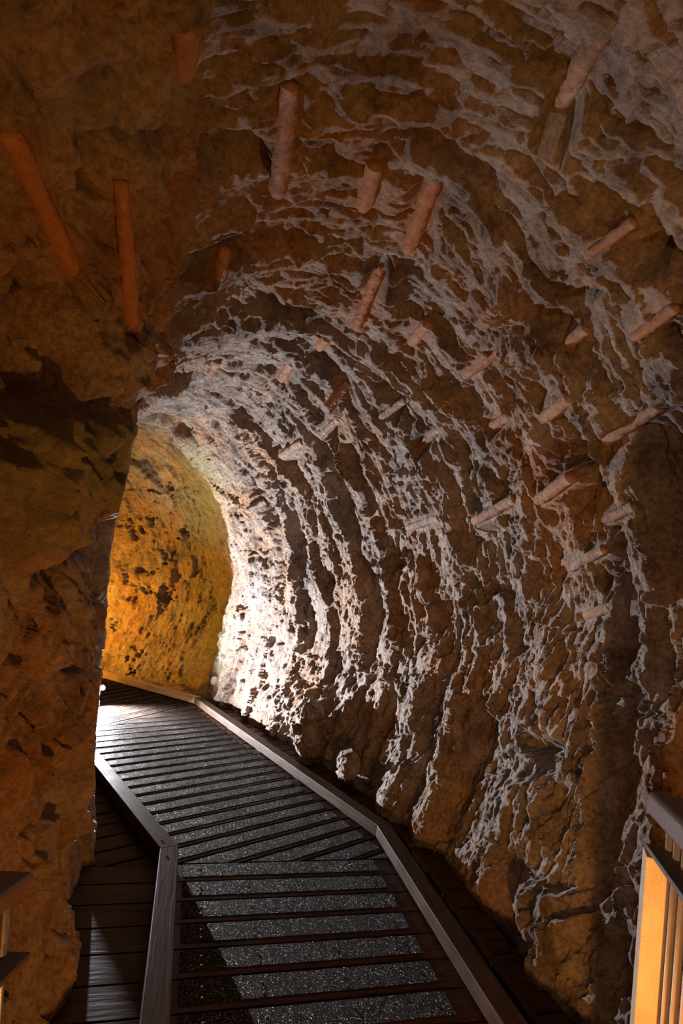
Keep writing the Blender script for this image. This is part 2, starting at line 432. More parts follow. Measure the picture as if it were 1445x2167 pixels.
sc([(965, 780), (1085, 755), (1084, 1000), (1092, 1250), (1115, 1420), (1045, 1330), (1010, 1100), (960, 960)], -.075, 14, .6, 5)
sc([(1100, 725), (1150, 740), (1180, 850), (1180, 960), (1140, 1060), (1140, 1200), (1190, 1400), (1300, 1700), (1250, 1740), (1160, 1500), (1095, 1250), (1083, 950)], .05, 14, .6, 5)
sc([(1190, 930), (1290, 960), (1210, 1010), (1150, 1060)], -.06, 8, .6, 5)
sc([(1100, 1535), (1165, 1560), (1235, 1590), (1195, 1620), (1120, 1580)], -.16, 8, .6, 5)
sc([(1285, 1200), (1318, 1215), (1312, 1255), (1288, 1245)], -.12, 6, .6, 5)
sc([(1290, 1440), (1350, 1430), (1345, 1480), (1300, 1495)], -.10, 6, .6, 5)
sc([(1285, 1820), (1320, 1850), (1375, 1935), (1345, 1930)], -.13, 7, .6, 5)
sc([(1090, 1665), (1180, 1640), (1205, 1750), (1150, 1830), (1085, 1790)], .09, 12, .6, 5)
sc([(1130, 1870), (1220, 1900), (1245, 1980), (1180, 2010), (1110, 1950)], .08, 12, .6, 5)
sc([(622, 1475), (655, 1440), (692, 1480), (690, 1545), (645, 1562), (615, 1530)], .16, 8, 3, 7)
sc([(560, 960), (585, 985), (600, 1200), (575, 1260), (560, 1150)], -.13, 10, 3, 8)
sc([(455, 1150), (468, 1180), (470, 1330), (458, 1300)], -.12, 7, 4, 8)
sc([(105, 1540), (130, 1535), (128, 1580), (108, 1580)], -.10, 6, .6, 3.5)
sc([(100, 1190), (140, 1180), (130, 1330), (115, 1350)], -.07, 9, .6, 3.5)
sc([(95, 840), (118, 840), (118, 880), (98, 880)], -.08, 6, .6, 3.5)
sc([(200, 860), (225, 860), (225, 980), (208, 960)], -.06, 8, .6, 4.0)
for (x, y, r) in ((330, 1040, 8), (367, 1035, 10), (278, 1112, 6), (311, 1110, 6), (285, 1133, 9), (390, 1135, 7), (349, 1190, 8), (299, 1207, 6), (317, 1205, 6),
                  (317, 1243, 7), (279, 1272, 8), (345, 1255, 11), (360, 1262, 6), (240, 1320, 6), (293, 1378, 7), (268, 1398, 7), (278, 1421, 7), (529, 1172, 6), (514, 1287, 7)):
    sc([(x+r*math.cos(k), y+r*math.sin(k)) for k in (0, .9, 1.8, 2.7, 3.6, 4.5, 5.4)], -.10, 3, 5, 10)
for pts, d, soft, z0, z1 in SC:
    xs = [p[0] for p in pts]; ys = [p[1] for p in pts]
    m = (pz > z0) & (pz < z1) & (px > min(xs)-40) & (px < max(xs)+40) & (py > min(ys)-40) & (py < max(ys)+40)
    if not m.any(): continue
    sx, sy = px, py
    px, py = sx[m], sy[m]
    k = polyfield(pts, soft)
    px, py = sx, sy
    D[m] += d*k
green_tint = np.zeros(D.shape); stain_and_glow = np.zeros(D.shape)
m = (pz > 6.2) & (pz < 9.5)
green_tint[m] = polyfield([(385, 960), (450, 940), (480, 1200), (480, 1450), (430, 1400), (395, 1200)], 20)[m]*.6  # yellow-green light in the far recess, put into the rock colour
m = (pz < 2.6) & (pz > .6)
green_tint[m] = np.maximum(green_tint[m], polyfield([(-40, 620), (60, 620), (75, 700), (30, 830), (0, 900), (-40, 900)], 14)[m])  # mossy patch on the near left rock
m = (pz < 2.9) & (pz > .6)
green_tint[m] = np.maximum(green_tint[m], .55*polyfield([(-60, 880), (90, 870), (200, 876), (255, 950), (180, 1050), (100, 1095), (0, 1150), (-60, 1170)], 14)[m])  # dark slate tone of the overhanging block
stain_and_glow += .35*leftness*sstep(-.5, .4, fbm(G*1.4+8, 3, .5, 215)) + .4*sstep(.15, .6, fbm(G*1.9+4, 4, .55, 210))  # left-wall term puts warm lamplight into the rock colour; second term is rust
groove = np.zeros(D.shape)
pale = sstep(.1, .7, fbm(G*3.1+14, 4, .6, 230))*.55
edge_in = np.minimum(sstep(0, 1.3, vv), 1-sstep(len(PROF)-2.3, len(PROF)-1, vv))
D = D*(.35+.65*edge_in)
G = G + NRM*D[..., None]
# sideways raggedness so that edges of slabs are torn, not ruled
G = G + np.stack([fbm(G*11, 3, .6, 301), fbm(G*11, 3, .6, 311), fbm(G*11, 3, .6, 321)], -1)*.006
# the left rock ends on a worn vertical edge: nothing of it reaches past this line
PX = proj(G)
TY = [860, 900, 940, 1000, 1060, 1120, 1180, 1240, 1300, 1360, 1420, 1480, 1540, 1600, 1690, 1750, 1800, 1860, 1920, 1960, 2020, 2060, 2110, 2167, 2400]
TX = [330, 300, 278, 269, 256, 241, 232, 229, 226, 223, 216, 208, 202, 198, 204, 203, 199, 201, 214, 195, 168, 160, 172, 176, 190]
lim = np.interp(PX[..., 1], TY, TX)+5*fbm(G*14, 3, .6, 610)
ex = (PX[..., 0]-lim)*PX[..., 2]/F_
k = (vv < 6.5)*sstep(1.1, 1.4, PX[..., 2])*(PX[..., 1] > 860)*(PX[..., 2] < 6.4)
G = G-(np.maximum(ex, 0)*k)[..., None]*np.array(R3 @ Vector((1, 0, 0)))
N2 = normals(G)
if (N2*NRM).sum(-1).mean() < 0: N2 = -N2
PX = proj(G); gx, gy, gz = PX[..., 0], PX[..., 1], PX[..., 2]
def surf(x, y, zmax=9.):
    d = np.hypot(gx-x, gy-y); m = (d < 11) & (gz > .5) & (gz < zmax)
    if not m.any():
        return None
    zz = np.where(m, gz, 99); z = zz.min(); k = np.unravel_index(np.argmin(np.where(m & (gz < z+.12), d, 99)), d.shape)
    return G[k], N2[k], gz[k]
# rounded drill marks standing out of the rock: (upper end, lower end, width, rust, label)
MARKS = [((618, 178), (592, 435), 44, .35, 'thick pale-topped drill mark hanging upright in the middle of the roof'),
 ((925, 362), (857, 543), 40, 1, 'longest glossy rust-orange drill mark right of centre on the roof'),
 ((796, 345), (770, 455), 42, .7, 'short stubby drill mark just left of the long orange one'),
 ((18, 270), (165, 585), 48, .8, 'long diagonal drill mark at the left edge of the roof'),
 ((256, 378), (285, 700), 34, .8, 'long thin upright drill mark over the left rock, right of the diagonal one'),
 ((477, 520), (465, 600), 30, .5, 'short upright drill mark above the dark hollow in the roof'),
 ((1272, 62), (1180, 238), 50, .1, 'grey slanting drill mark near the top right corner'),
 ((808, 560), (750, 706), 30, 1, 'rusty drill mark directly below the longest orange one'),
 ((1345, 465), (1235, 548), 32, .3, 'thin drill mark left of the black hole in the upper right wall'),
 ((1082, 725), (980, 802), 30, .5, 'slanting drill mark where the roof meets the right wall'),
 ((905, 683), (865, 730), 32, .5, 'short drill mark right of the lower rusty one'),
 ((1207, 840), (1150, 888), 34, .4, 'stubby drill mark crossing the tall pale slab of the right wall'),
 ((1400, 858), (1273, 945), 36, .1, 'dark thick drill mark high on the wall by the right edge'),
 ((1207, 1008), (1130, 1062), 32, .5, 'drill mark on the right wall at mid height, touching the pale slab'),
 ((1088, 1055), (990, 1107), 26, .3, 'thin drill mark left of the pale slab at mid height'),
 ((930, 1095), (855, 1122), 22, .1, 'faint thin drill mark in the middle of the right wall'),
 ((737, 810), (683, 868), 24, .5, 'brown drill mark at the curved shoulder of the roof'),
 ((1078, 878), (1033, 908), 28, .4, 'short light drill mark left of the tall pale slab'),
 ((460, 765), (445, 805), 20, .3, 'tiny upright drill mark on the white-lit roof near the left rock'),
 ((617, 768), (590, 812), 22, .4, 'small faint drill mark over the white-lit part of the roof'),
 ((717, 885), (678, 920), 20, .2, 'small dark drill mark under the shoulder of the roof'),
 ((640, 935), (585, 968), 18, .1, 'dark slim drill mark above the brightest part of the wall'),
 ((1290, 1285), (1228, 1304), 26, .1, 'level dark drill mark low on the right wall'),
 ((1278, 1160), (1198, 1205), 24, .0, 'dark drill mark above the level one on the right wall'),
 ((1242, 690), (1190, 735), 34, .2, 'dark drill mark at the top of the right wall above the pale slab'),
 ((402, 50), (396, 180), 58, .4, 'broad dim drill mark near the top left of the roof'),
 ((930, 905), (888, 945), 22, .2, 'small drill mark between the ridges of the upper right wall'),
 ((690, 718), (668, 745), 26, .7, 'very short rusty drill mark left of the lower rusty one'),
 ((1435, 650), (1340, 725), 30, .4, 'drill mark cut by the right edge above mid height'),
 ((858, 845), (800, 885), 20, .2, 'slim drill mark among the ridges left of the roof corner'),
 ((1345, 1070), (1270, 1105), 28, .0, 'grey drill mark near the right edge at mid height'),
 ((1030, 560+190), (1000, 775), 20, .4, 'tiny light drill mark beside the roof corner'),
 ((560, 1060), (515, 1082), 14, .0, 'smallest drill mark above the far bright wall')]
ROD_OBJS = []
for (a, b, w, st, lab) in MARKS:
    pts = []
    for k in range(9):
        q = surf(a[0]+(b[0]-a[0])*k/8, a[1]+(b[1]-a[1])*k/8)
        if q is not None: pts.append((k/8, *q))
    if len(pts) < 6: print('mark missed', lab); continue
    zmed = np.median([p[3] for p in pts]); pts = [p for p in pts if abs(p[3]-zmed) < .28]
    if len(pts) < 4: print('mark missed', lab); continue
    T = np.array([p[0] for p in pts]); Z = np.array([p[3] for p in pts]); r = w/2*zmed/F_
    n = np.mean([p[2] for p in pts], 0); n /= np.linalg.norm(n)+1e-9
    k1, k0 = np.polyfit(T, Z, 1); k1 = np.clip(k1, -.35, .35); k0 = zmed-k1*.5
    pa = np.array(at(*a, k0)); pb = np.array(at(*b, k0+k1))
    pa -= n*r*.30; pb -= n*r*.80
    ab = pb-pa; n = n-ab*(n@ab)/(ab@ab); n /= np.linalg.norm(n); L2 = ab@ab
    m = (np.abs(G-(pa+pb)/2) < .6).all(-1)
    Q = G[m]; t = ((Q-pa)@ab)/L2; ov = Q-pa-t[:, None]*ab; al = ov@n; lat = np.linalg.norm(ov-al[:, None]*n, axis=1)/r
    hit = (t > -.02) & (t < 1.05) & (np.abs(al) < r*4+.04) & (lat < 2.0)
    k = np.clip((2.0-lat)/1.0, 0, 1)*hit
    Q = Q+((np.clip(al, -r*.5, r*.25)-al)*k)[:, None]*n
    G[m] = Q
    s_ = stain_and_glow[m]; stain_and_glow[m] = np.maximum(s_, st*np.clip(2.2-lat, 0, 1)*hit*.7)
    ROD_OBJS.append((pa, pb, r*(.84 if a[0] > 640 and w < 40 else .95), st, n, lab))
def drill_mark(pa, pb, r, st, n, lab, seed):
    pa, pb = Vector(pa), Vector(pb); d = (pb-pa); L = d.length; d.normalize(); n = Vector(n); s_ = d.cross(n).normalized()
    nl, nr = max(10, int(L/.006)), 28; bm = bmesh.new(); rings = []
    base = pa
    for i in range(nl+1):
        t = i/nl; e1 = min(1, t*L/(r*.12)); e2 = min(1, (1-t)*L/(r*1.6))
        rr_ = r*math.sqrt(max(.02, 1-(1-e1)**2))*(1-.0*t)*math.sqrt(max(.03, 1-(1-e2)**2))
        ring = []
        for j in range(nr):
            an = 2*math.pi*j/nr; ring.append((t, an, rr_))
        rings.append(ring)
    A = np.array(rings)
    P = np.array(pa)+A[..., 0:1]*L*np.array(d)+A[..., 2:3]*(np.cos(A[..., 1:2])*np.array(n)+np.sin(A[..., 1:2])*np.array(s_))
    nz = fbm(P*16+seed*3.1, 4, .6, 500+seed)*.26+fbm(P*55+seed, 3, .6, 520)*.10
    ctr = np.array(pa)+A[..., 0:1]*L*np.array(d)
    P = ctr+(P-ctr)*(1+nz[..., None])-np.array(pa)
    V_ = [[bm.verts.new(P[i, j]) for j in range(nr)] for i in range(nl+1)]
    for i in range(nl):
        for j in range(nr): bm.faces.new((V_[i][j], V_[i][(j+1) % nr], V_[i+1][(j+1) % nr], V_[i+1][j]))
    bm.faces.new(V_[0][::-1]); bm.faces.new(V_[-1])
    bmesh.ops.recalc_face_normals(bm, faces=bm.faces)
    me = bpy.data.meshes.new('drill_mark'); bm.to_mesh(me); bm.free(); me.materials.append(ROCK)
    me.polygons.foreach_set('use_smooth', [True]*len(me.polygons))
    for an, v in (('stain_and_glow', st*1.25), ('groove', .5), ('pale', 0.0), ('green_tint', 0.0)):
        q = me.attributes.new(an, 'FLOAT', 'POINT'); q.data.foreach_set('value', [v]*len(me.vertices))
    o = bpy.data.objects.new('drill_mark', me); o.location = pa; link(o); tag(o, lab, 'drill mark', 'round drill marks in the rock')
for i, a_ in enumerate(ROD_OBJS): drill_mark(*a_, i)

def grid_object(name, j0, j1, label):
    g = G[:, j0:j1+1]; nu, nv = g.shape[:2]
    idx = np.arange(nu*nv).reshape(nu, nv)
    q = np.stack([idx[:-1, :-1], idx[:-1, 1:], idx[1:, 1:], idx[1:, :-1]], -1).reshape(-1, 4)
    p = g.reshape(-1, 3)
    # orient towards the passage
    k = len(q)//2; a, b, c = p[q[k][0]], p[q[k][1]], p[q[k][3]]
    if np.cross(b-a, c-a) @ N2[:, j0:j1+1].reshape(-1, 3)[q[k][0]] < 0: q = q[:, ::-1]
    me = bpy.data.meshes.new(name)
    me.vertices.add(len(p)); me.vertices.foreach_set('co', p.astype(np.float32).ravel())
    me.loops.add(q.size); me.loops.foreach_set('vertex_index', q.astype(np.int32).ravel())
    me.polygons.add(len(q)); me.polygons.foreach_set('loop_start', np.arange(0, q.size, 4, dtype=np.int32))
    me.polygons.foreach_set('loop_total', np.full(len(q), 4, np.int32))
    me.polygons.foreach_set('use_smooth', np.ones(len(q), bool))
    me.update(calc_edges=True)
    for an, arr in (('stain_and_glow', stain_and_glow), ('green_tint', green_tint), ('pale', pale), ('groove', groove)):
        at_ = me.attributes.new(an, 'FLOAT', 'POINT'); at_.data.foreach_set('value', arr[:, j0:j1+1].astype(np.float32).ravel())
    me.materials.append(ROCK)
    o = link(bpy.data.objects.new(name, me)); tag(o, label, 'rock', kind='structure')
    return o
jl = int(np.searchsorted(vt, 6.2)); jr = int(np.searchsorted(vt, 12.2))
grid_object('wall_left', 0, jl, 'rough brown rock wall bulging on the left side of the passage')
grid_object('ceiling', jl, jr, 'low rough rock roof of the mined passage')
grid_object('wall_right', jr, V-1, 'ridged rock wall running along the right of the boardwalk and round the bend')

# ------------------------------------------------------------------ ground under the deck
bm = bmesh.new()
n = 90
vs = [[bm.verts.new((-9+13*i/n, -4+14*j/n, -.16+.03*math.sin(i*1.7+j*.9)+.02*random.random())) for j in range(n+1)] for i in range(n+1)]
for i in range(n):
    for j in range(n): bm.faces.new((vs[i][j], vs[i+1][j], vs[i+1][j+1], vs[i][j+1]))
fl = obj('floor', bm, ROCK); tag(fl, 'dark rock ground beneath the boardwalk', 'floor', kind='structure')

# ------------------------------------------------------------------ boardwalk
KH = .085                                     # height of the kerb timbers
def V2(v): return Vector((v.x, v.y))
rk1, rk2, rk3 = V2(deck(797, 1745, KH)), V2(deck(412, 1476, KH)), V2(deck(225, 1425, KH))     # inner top edge of right kerb
lk1 = V2(deck(378, 1790, KH)); lk2 = V2(deck(200, 1582, KH))
rn = V2(deck(1065, 2167, KH)); ln = V2(deck(360, 2167, KH))
rn = rk1+(rn-rk1)*1.9; ln = lk1+(ln-lk1)*2.0
d3 = (rk3-rk2).normalized(); rk4 = rk2+d3*2.6
def board_dir(pa, pb): return (V2(deck(*pb))-V2(deck(*pa))).normalized()
b1 = board_dir((365, 2078), (960, 2030))      # board lines read along the deck, near part
b2 = board_dir((340, 1735), (671, 1666))
b3 = board_dir((210, 1528), (380, 1490))
def perp_fwd(b): return Vector((-b.y, b.x)) if Vector((-b.y, b.x)).y > 0 else Vector((b.y, -b.x))
print('boards', b1, b2, b3)
j1 = lk1+b1*0; j2 = rk2
def board_obj(parent, poly, inner, h0, idx, label=None):
    if len(poly) < 3: return
    area = abs(sum(poly[i].x*poly[(i+1) % len(poly)].y-poly[(i+1) % len(poly)].x*poly[i].y for i in range(len(poly)))/2)
    if area < .004: return
    bm = bmesh.new(); prism(bm, poly, h0-.028, h0)
    o = obj('deck_board', bm, WOOD_DECK, parent)
    grain(o, b_cur, perp_fwd(b_cur), Vector((0, 0, 1)), idx)
    if inner and len(inner) >= 3:
        a2 = abs(sum(inner[i].x*inner[(i+1) % len(inner)].y-inner[(i+1) % len(inner)].x*inner[i].y for i in range(len(inner)))/2)
        if a2 > .006:
            bm = bmesh.new(); prism(bm, inner, h0-.002, h0+.004)
            g = obj('grip_strip', bm, GRIP, o); g['label'] = 'black gritty anti-slip strip set along the board'
    return o
def grain(o, ax, bx, cx, seed):
    me = o.data; off = world_loc(o)
    a = me.attributes.new('grain', 'FLOAT_VECTOR', 'POINT')
    ax = Vector((ax.x, ax.y, getattr(ax, 'z', 0) if len(ax) > 2 else 0)); bx = Vector((bx.x, bx.y, bx.z if len(bx) > 2 else 0))
    for v, d in zip(me.vertices, a.data):
        p = v.co+off
        d.vector = (p.dot(ax)+seed*3.7, p.dot(bx)+seed*1.3, p.dot(cx))
walk = empty('boardwalk', (0, 0, 0))
tag(walk, 'dark timber boardwalk with gritty strips curving left through the passage', 'boardwalk')
def strips(p0, bdir, k0, k1, pitch, clips, inner_clips, seed, gap=.012, gw=.122):
    global b_cur
    b_cur = bdir; f = perp_fwd(bdir)
    for k in range(k0, k1):
        s0 = p0+f*(k*pitch+gap/2); s1 = p0+f*((k+1)*pitch-gap/2); mid = (s0+s1)/2
        poly = [s0-bdir*6, s0+bdir*6, s1+bdir*6, s1-bdir*6]
        g0, g1 = mid-f*gw/2+f*.012, mid+f*gw/2+f*.012
        inn = [g0-bdir*6, g0+bdir*6, g1+bdir*6, g1-bdir*6]
        for (p, n_) in clips: poly = clip(poly, p, n_) if poly else poly
        for (p, n_) in clips+inner_clips: inn = clip(inn, p, n_) if inn else inn
        o = board_obj(walk, poly, inn, 0.0, seed+k)
        if o and inn and mid.y < 3.2 and seed == 0:        # pairs of screws through the strips
            u0 = min((q-mid).dot(bdir) for q in inn); u1 = max((q-mid).dot(bdir) for q in inn)
            for t in (.08, .3, .62, .93):
                for s_ in (-.024, .030):
                    c_ = mid+bdir*(u0+(u1-u0)*t)+f*s_
                    bm = bmesh.new(); rod(bm, Vector((c_.x, c_.y, .002)), Vector((c_.x, c_.y, .0062)), .0042, 10)
                    sc_ = obj('screw', bm, BRASS, o)
def nrm_between(a, b, inside):                  # half plane through a-b containing inside
    d = (b-a); n_ = Vector((-d.y, d.x)).normalized()
    return (a, n_ if (inside-a).dot(n_) > 0 else -n_)
mid1 = (ln+rn)/2; mid2 = (lk1+rk2)/2; mid3 = rk3+Vector((.1, -.6))
def outer(a, b, inside, w):                     # shifted half plane
    p, n_ = nrm_between(a, b, inside); return (p-n_*w, n_)
def inner_(a, b, inside, w):
    p, n_ = nrm_between(a, b, inside); return (p+n_*w, n_)
f1, f2, f3 = perp_fwd(b1), perp_fwd(b2), perp_fwd(b3)
J1 = lk1-f1*.02                                 # joint between first and second run of boards
J2 = rk2-f3*.03
lfar = lk2+(lk2-lk1).normalized()*.8
strips(J1, b1, -17, 0, .172, [(J1, -f1), outer(ln, lk1, mid1, .75), outer(rn, rk1, mid1, .36)],
       [inner_(ln, lk1, mid1, .035), inner_(rn, rk1, mid1, .10)], 0)
strips(J1, b2, -6, 22, .158, [(J1, f1), (J2, -f3), outer(lk1, lk2, mid2, .62), outer(rk1, rk2, mid2, .40)],
       [inner_(lk1, lk2, mid2, .02), inner_(rk1, rk2, mid2, .06)], 40, gap=.022, gw=.104)
strips(J2, b3, 0, 22, .158, [(J2, f3), outer(rk2, rk4, mid3, .35), outer(lfar, lfar+d3, mid3, .1)], [inner_(rk2, rk4, mid3, .05)], 90, gap=.022, gw=.104)
# bearers under the deck
for a, b, w in ((ln, lk1, .15), (rn, rk1, -.15), (lk1, lfar, .15), (rk1, rk2, -.15), (rk2, rk4, -.15)):
    d = (b-a).normalized(); s_ = Vector((d.y, -d.x))*w
    bm = bmesh.new(); bar(bm, Vector((*(a+s_), -.085)), Vector((*(b+s_), -.085)), .07, .115)
    o = obj('bearer', bm, WOOD_DECK, walk); grain(o, Vector((d.x, d.y, 0)), Vector((-d.y, d.x, 0)), Vector((0, 0, 1)), 5)

# kerb timbers: mitred at the bends
def kerb(a, b, side, ma, mb, label, m_=None, w=.098, h0=.012, seed=0):
    """a-b is the inner top edge, side the outward unit normal; ma/mb mitre shifts of the outer corners along the run"""
    d = (b-a).normalized(); o0 = a+side*w+d*ma; o1 = b+side*w+d*mb
    bm = bmesh.new()
    poly = [a, b, o1, o0]
    if sum(poly[i].x*poly[(i+1) % 4].y-poly[(i+1) % 4].x*poly[i].y for i in range(4)) < 0: poly = poly[::-1]
    e = empty('kerb_timber', (a.x, a.y, h0)); tag(e, label, 'kerb', 'kerb timbers edging the boardwalk')
    prism(bm, poly, h0, KH)
    t = obj('timber', bm, m_ or WOOD_CURB, e, bevel=.004)
    grain(t, Vector((d.x, d.y, 0)), Vector((side.x, side.y, 0)), Vector((0, 0, 1)), seed)
    L = (b-a).length; k = max(2, int(L/.7))
    for i in range(k):                          # spacer blocks and screw heads
        q = a+d*(L*(i+.5)/k)+side*w/2
        bm = bmesh.new(); p_ = [q+d*.05-side*.035, q+d*.05+side*.035, q-d*.05+side*.035, q-d*.05-side*.035]
        prism(bm, p_[::-1] if sum(p_[i_].x*p_[(i_+1) % 4].y-p_[(i_+1) % 4].x*p_[i_].y for i_ in range(4)) < 0 else p_, 0, h0+.002)
        s_ = obj('spacer_block', bm, WOOD_DECK, e); grain(s_, Vector((d.x, d.y, 0)), Vector((side.x, side.y, 0)), Vector((0, 0, 1)), 3)
    for q in (a+d*.10+side*w*.6, b-d*.10+side*w*.6):
        bm = bmesh.new(); rod(bm, Vector((q.x, q.y, KH-.003)), Vector((q.x, q.y, KH+.0015)), .006, 12)
        obj('screw', bm, BLACK, e)
    return e
def out_n(a, b, inside):
    p, n_ = nrm_between(a, b, inside); return -n_
sR1, sR2, sR3 = out_n(rn, rk1, mid1), out_n(rk1, rk2, mid2), out_n(rk2, rk4, mid3)
sL1, sL2 = out_n(ln, lk1, mid1), out_n(lk1, lfar, mid2)
def mitre(da, sa, sb, w=.098):                  # shift of the outer corner along the run a at a bend to run b
    bis = (sa+sb).normalized(); v = bis*(w/bis.dot(sa)); return (v-sa*w).dot(da)
dR1, dR2 = (rk1-rn).normalized(), (rk2-rk1).normalized(); dL1, dL2 = (lk1-ln).normalized(), (lfar-lk1).normalized()
kerb(rn, rk1, sR1, 0, mitre(dR1, sR1, sR2), 'nearest right-hand kerb timber, running down to the bottom edge of the photo', seed=1)
kerb(rk1, rk2, sR2, mitre(dR2, sR2, sR1), mitre(dR2, sR2, sR3), 'long middle kerb timber on the right side between the two bends', seed=2)
kerb(rk2, rk4, sR3, mitre(d3, sR3, sR2), 0, 'far pale pine kerb timber in front of the orange-lit wall', WOOD_NEW, seed=3)
kerb(ln, lk1, sL1, 0, mitre(dL1, sL1, sL2), 'nearest left-hand kerb timber, almost upright in the photo', seed=4)
kerb(lk1, lfar, sL2, mitre(dL2, sL2, sL1), 0, 'farther left-hand kerb timber leading up to the bright lamp', seed=5)
# narrow batten lying on the outer boards along the right kerb
a, b = rn+sR1*.20, rk1+sR1*.19+dR1*.1
e = empty('batten', (a.x, a.y, 0)); tag(e, 'thin dark batten lying outside the nearest right kerb timber', 'batten')
bm = bmesh.new(); bar(bm, Vector((*a, .014)), Vector((*b, .014)), .035, .028)
t = obj('timber', bm, WOOD_DECK, e, bevel=.002); grain(t, Vector((dR1.x, dR1.y, 0)), Vector((sR1.x, sR1.y, 0)), Vector((0, 0, 1)), 8)
for k in range(6):
    q = a+(b-a)*((k+.5)/6); bm = bmesh.new(); bar(bm, Vector((*(q-dR1*.012), .0155)), Vector((*(q+dR1*.012), .0155)), .045, .031)
    obj('clip', bm, BLACK, e, bevel=.001)

# ------------------------------------------------------------------ railings
def rounded_bar(name, p0, p1, w, h, up, m_, parent, bev, seed=0):
    bm = bmesh.new(); bar(bm, p0, p1, w, h, up)
    bmesh.ops.bevel(bm, geom=list(bm.edges), offset=bev, segments=5, affect='EDGES', profile=.5)
    o = obj(name, bm, m_, parent, smooth=False)
    d = (p1-p0).normalized(); grain(o, d, d.cross(up).normalized(), up, seed)
    return o
def cdir(x, y, z): return (R3 @ Vector((x, y, -z))).normalized()
def rail_bar(name, corner, back, w, h, side, m_, parent, bev, length, seed):
    """corner: far top corner on the walking side; side: +1 body lies to the right of it, -1 to the left"""
    s = back.cross(UPV).normalized()
    if s.dot(R3 @ Vector((1, 0, 0))) < 0: s = -s
    u = back.cross(s).normalized()
    if u.dot(UPV) < 0: u = -u
    p0 = corner + s*side*w/2 - u*h/2
    return rounded_bar(name, p0, p0+back*length, w, h, u, m_, parent, bev, seed), s, u
def rods(parent, x0, y_top, z, pitch, n, back, r, ztop_off, low=-.02):
    for i in range(n):
        pass
# right railing
backR = -cdir(.35, -.31, 1); zR = 1.4
foot = at(1375, 1700, zR); tdn = foot.z/UPV.z
rr = empty('railing', foot-UPV*tdn)
tag(rr, 'railing at the right edge with a pale post and slim upright rods', 'railing', 'railings beside the viewer')
o, sR, uR = rail_bar('handrail', at(1370, 1671, zR), backR, .125, .062, 1, RAIL, rr, .014, 1.5, 1); o['label'] = 'thick dark brown handrail'
o, _, _ = rail_bar('lower_rail', at(1365, 1783, zR), backR, .125, .014, 1, SHELF, rr, .003, 1.5, 2)
def upright(name, p_top, w, t, m_, parent, top_cut, seed):
    base = p_top-UPV*(p_top.z/UPV.z)
    bm = bmesh.new(); bar(bm, base, p_top, w, t, backR)
    o = obj(name, bm, m_, parent, bevel=.003); grain(o, UPV, sR, backR, seed); return o
pt = at(1384, 1800, zR)+backR*.03
o = upright('post', pt, .056, .05, POST, rr, 0, 1); o['label'] = 'pale painted timber post'
def rod_part(parent, p_top, r, m_, lab=None):
    base = p_top-UPV*(p_top.z/UPV.z)
    bm = bmesh.new(); rod(bm, base, p_top, r, 20)
    o = obj('baluster', bm, m_, parent, smooth=True)
    if lab: o['label'] = lab
    return o
for k in range(7):
    q = at(1410, 1750, zR)+backR*(.04+.075*k)*1.0
    rod_part(rr, q-uR*.0, .0085, POST if k < 9 else STEEL)
# left railing
backL = -cdir(-.067, -.31, 1); zL = 1.15
foot = at(40, 1860, zL)
rl = empty('railing', foot-UPV*(foot.z/UPV.z))
tag(rl, 'railing at the left edge whose handrail ends in a rounded corner before the rock', 'railing', 'railings beside the viewer')
o, sL, uL = rail_bar('handrail', at(77, 1843, zL), backL, .115, .040, -1, RAIL, rl, .009, 1.3, 3); o['label'] = 'dark brown handrail'
o, _, _ = rail_bar('lower_rail', at(66, 2014, zL), backL, .115, .012, -1, SHELF, rl, .003, 1.3, 4)
for k in range(6):
    q = at(23, 1880, zL)+backL*(.02+.09*k)
    o = rod_part(rl, q, .0105, STEEL)

# ------------------------------------------------------------------ spotlight at the bend, round tag on the wall
def deckz(px_, z): # world point on deck under eye-frame (x,z)
    x = (px_-W_/2)/F_*z; return cw(x, -(1.6+.1545*z+.11*x), z)
ZL = 5.9
lp = at(218, 1455, ZL); e = empty('spotlight', (lp.x, lp.y, 0))
tag(e, 'small bright spotlight shining beside the left rock at the bend', 'spotlight')
aim = (at(560, 1230, 6.0)-lp).normalized()
towards = (EYE-lp).normalized()
ld = (towards*.75+aim*.9).normalized()
bm = bmesh.new(); rod(bm, lp-ld*.09, lp-ld*.006, .031, 24); obj('housing', bm, BLACK, e, smooth=False)
bm = bmesh.new(); rod(bm, lp-ld*.010, lp-ld*.002, .027, 24)
LENS, nt, b = mat('lamp_lens'); b.inputs['Emission Color'].default_value = (.93, .95, 1, 1); b.inputs['Emission Strength'].default_value = 120
obj('lens', bm, LENS, e)
bm = bmesh.new(); rod(bm, Vector((lp.x, lp.y, -.02))-ld*.05, lp-ld*.05, .006, 10); obj('stalk', bm, BLACK, e)
w_ = surf(448, 1440)
tp, tn = Vector(w_[0]), Vector(w_[1])
tp = tp+(EYE-tp).normalized()*.10
e = empty('round_tag', tp); tag(e, 'small round cream tag hanging by the dark foot of the far rock wall', 'tag')
dn = (EYE-tp).normalized()
bm = bmesh.new(); rod(bm, tp-dn*.004, tp+dn*.004, .040, 28)
bmesh.ops.scale(bm, vec=(1, 1, 1.35), space=Matrix.Translation(-tp), verts=bm.verts); obj('disc', bm, TAG, e)
bm = bmesh.new(); rod(bm, tp+Vector((0, 0, .05)), tp+Vector((-.02, .06, .34)), .003, 8); obj('wire', bm, BLACK, e)

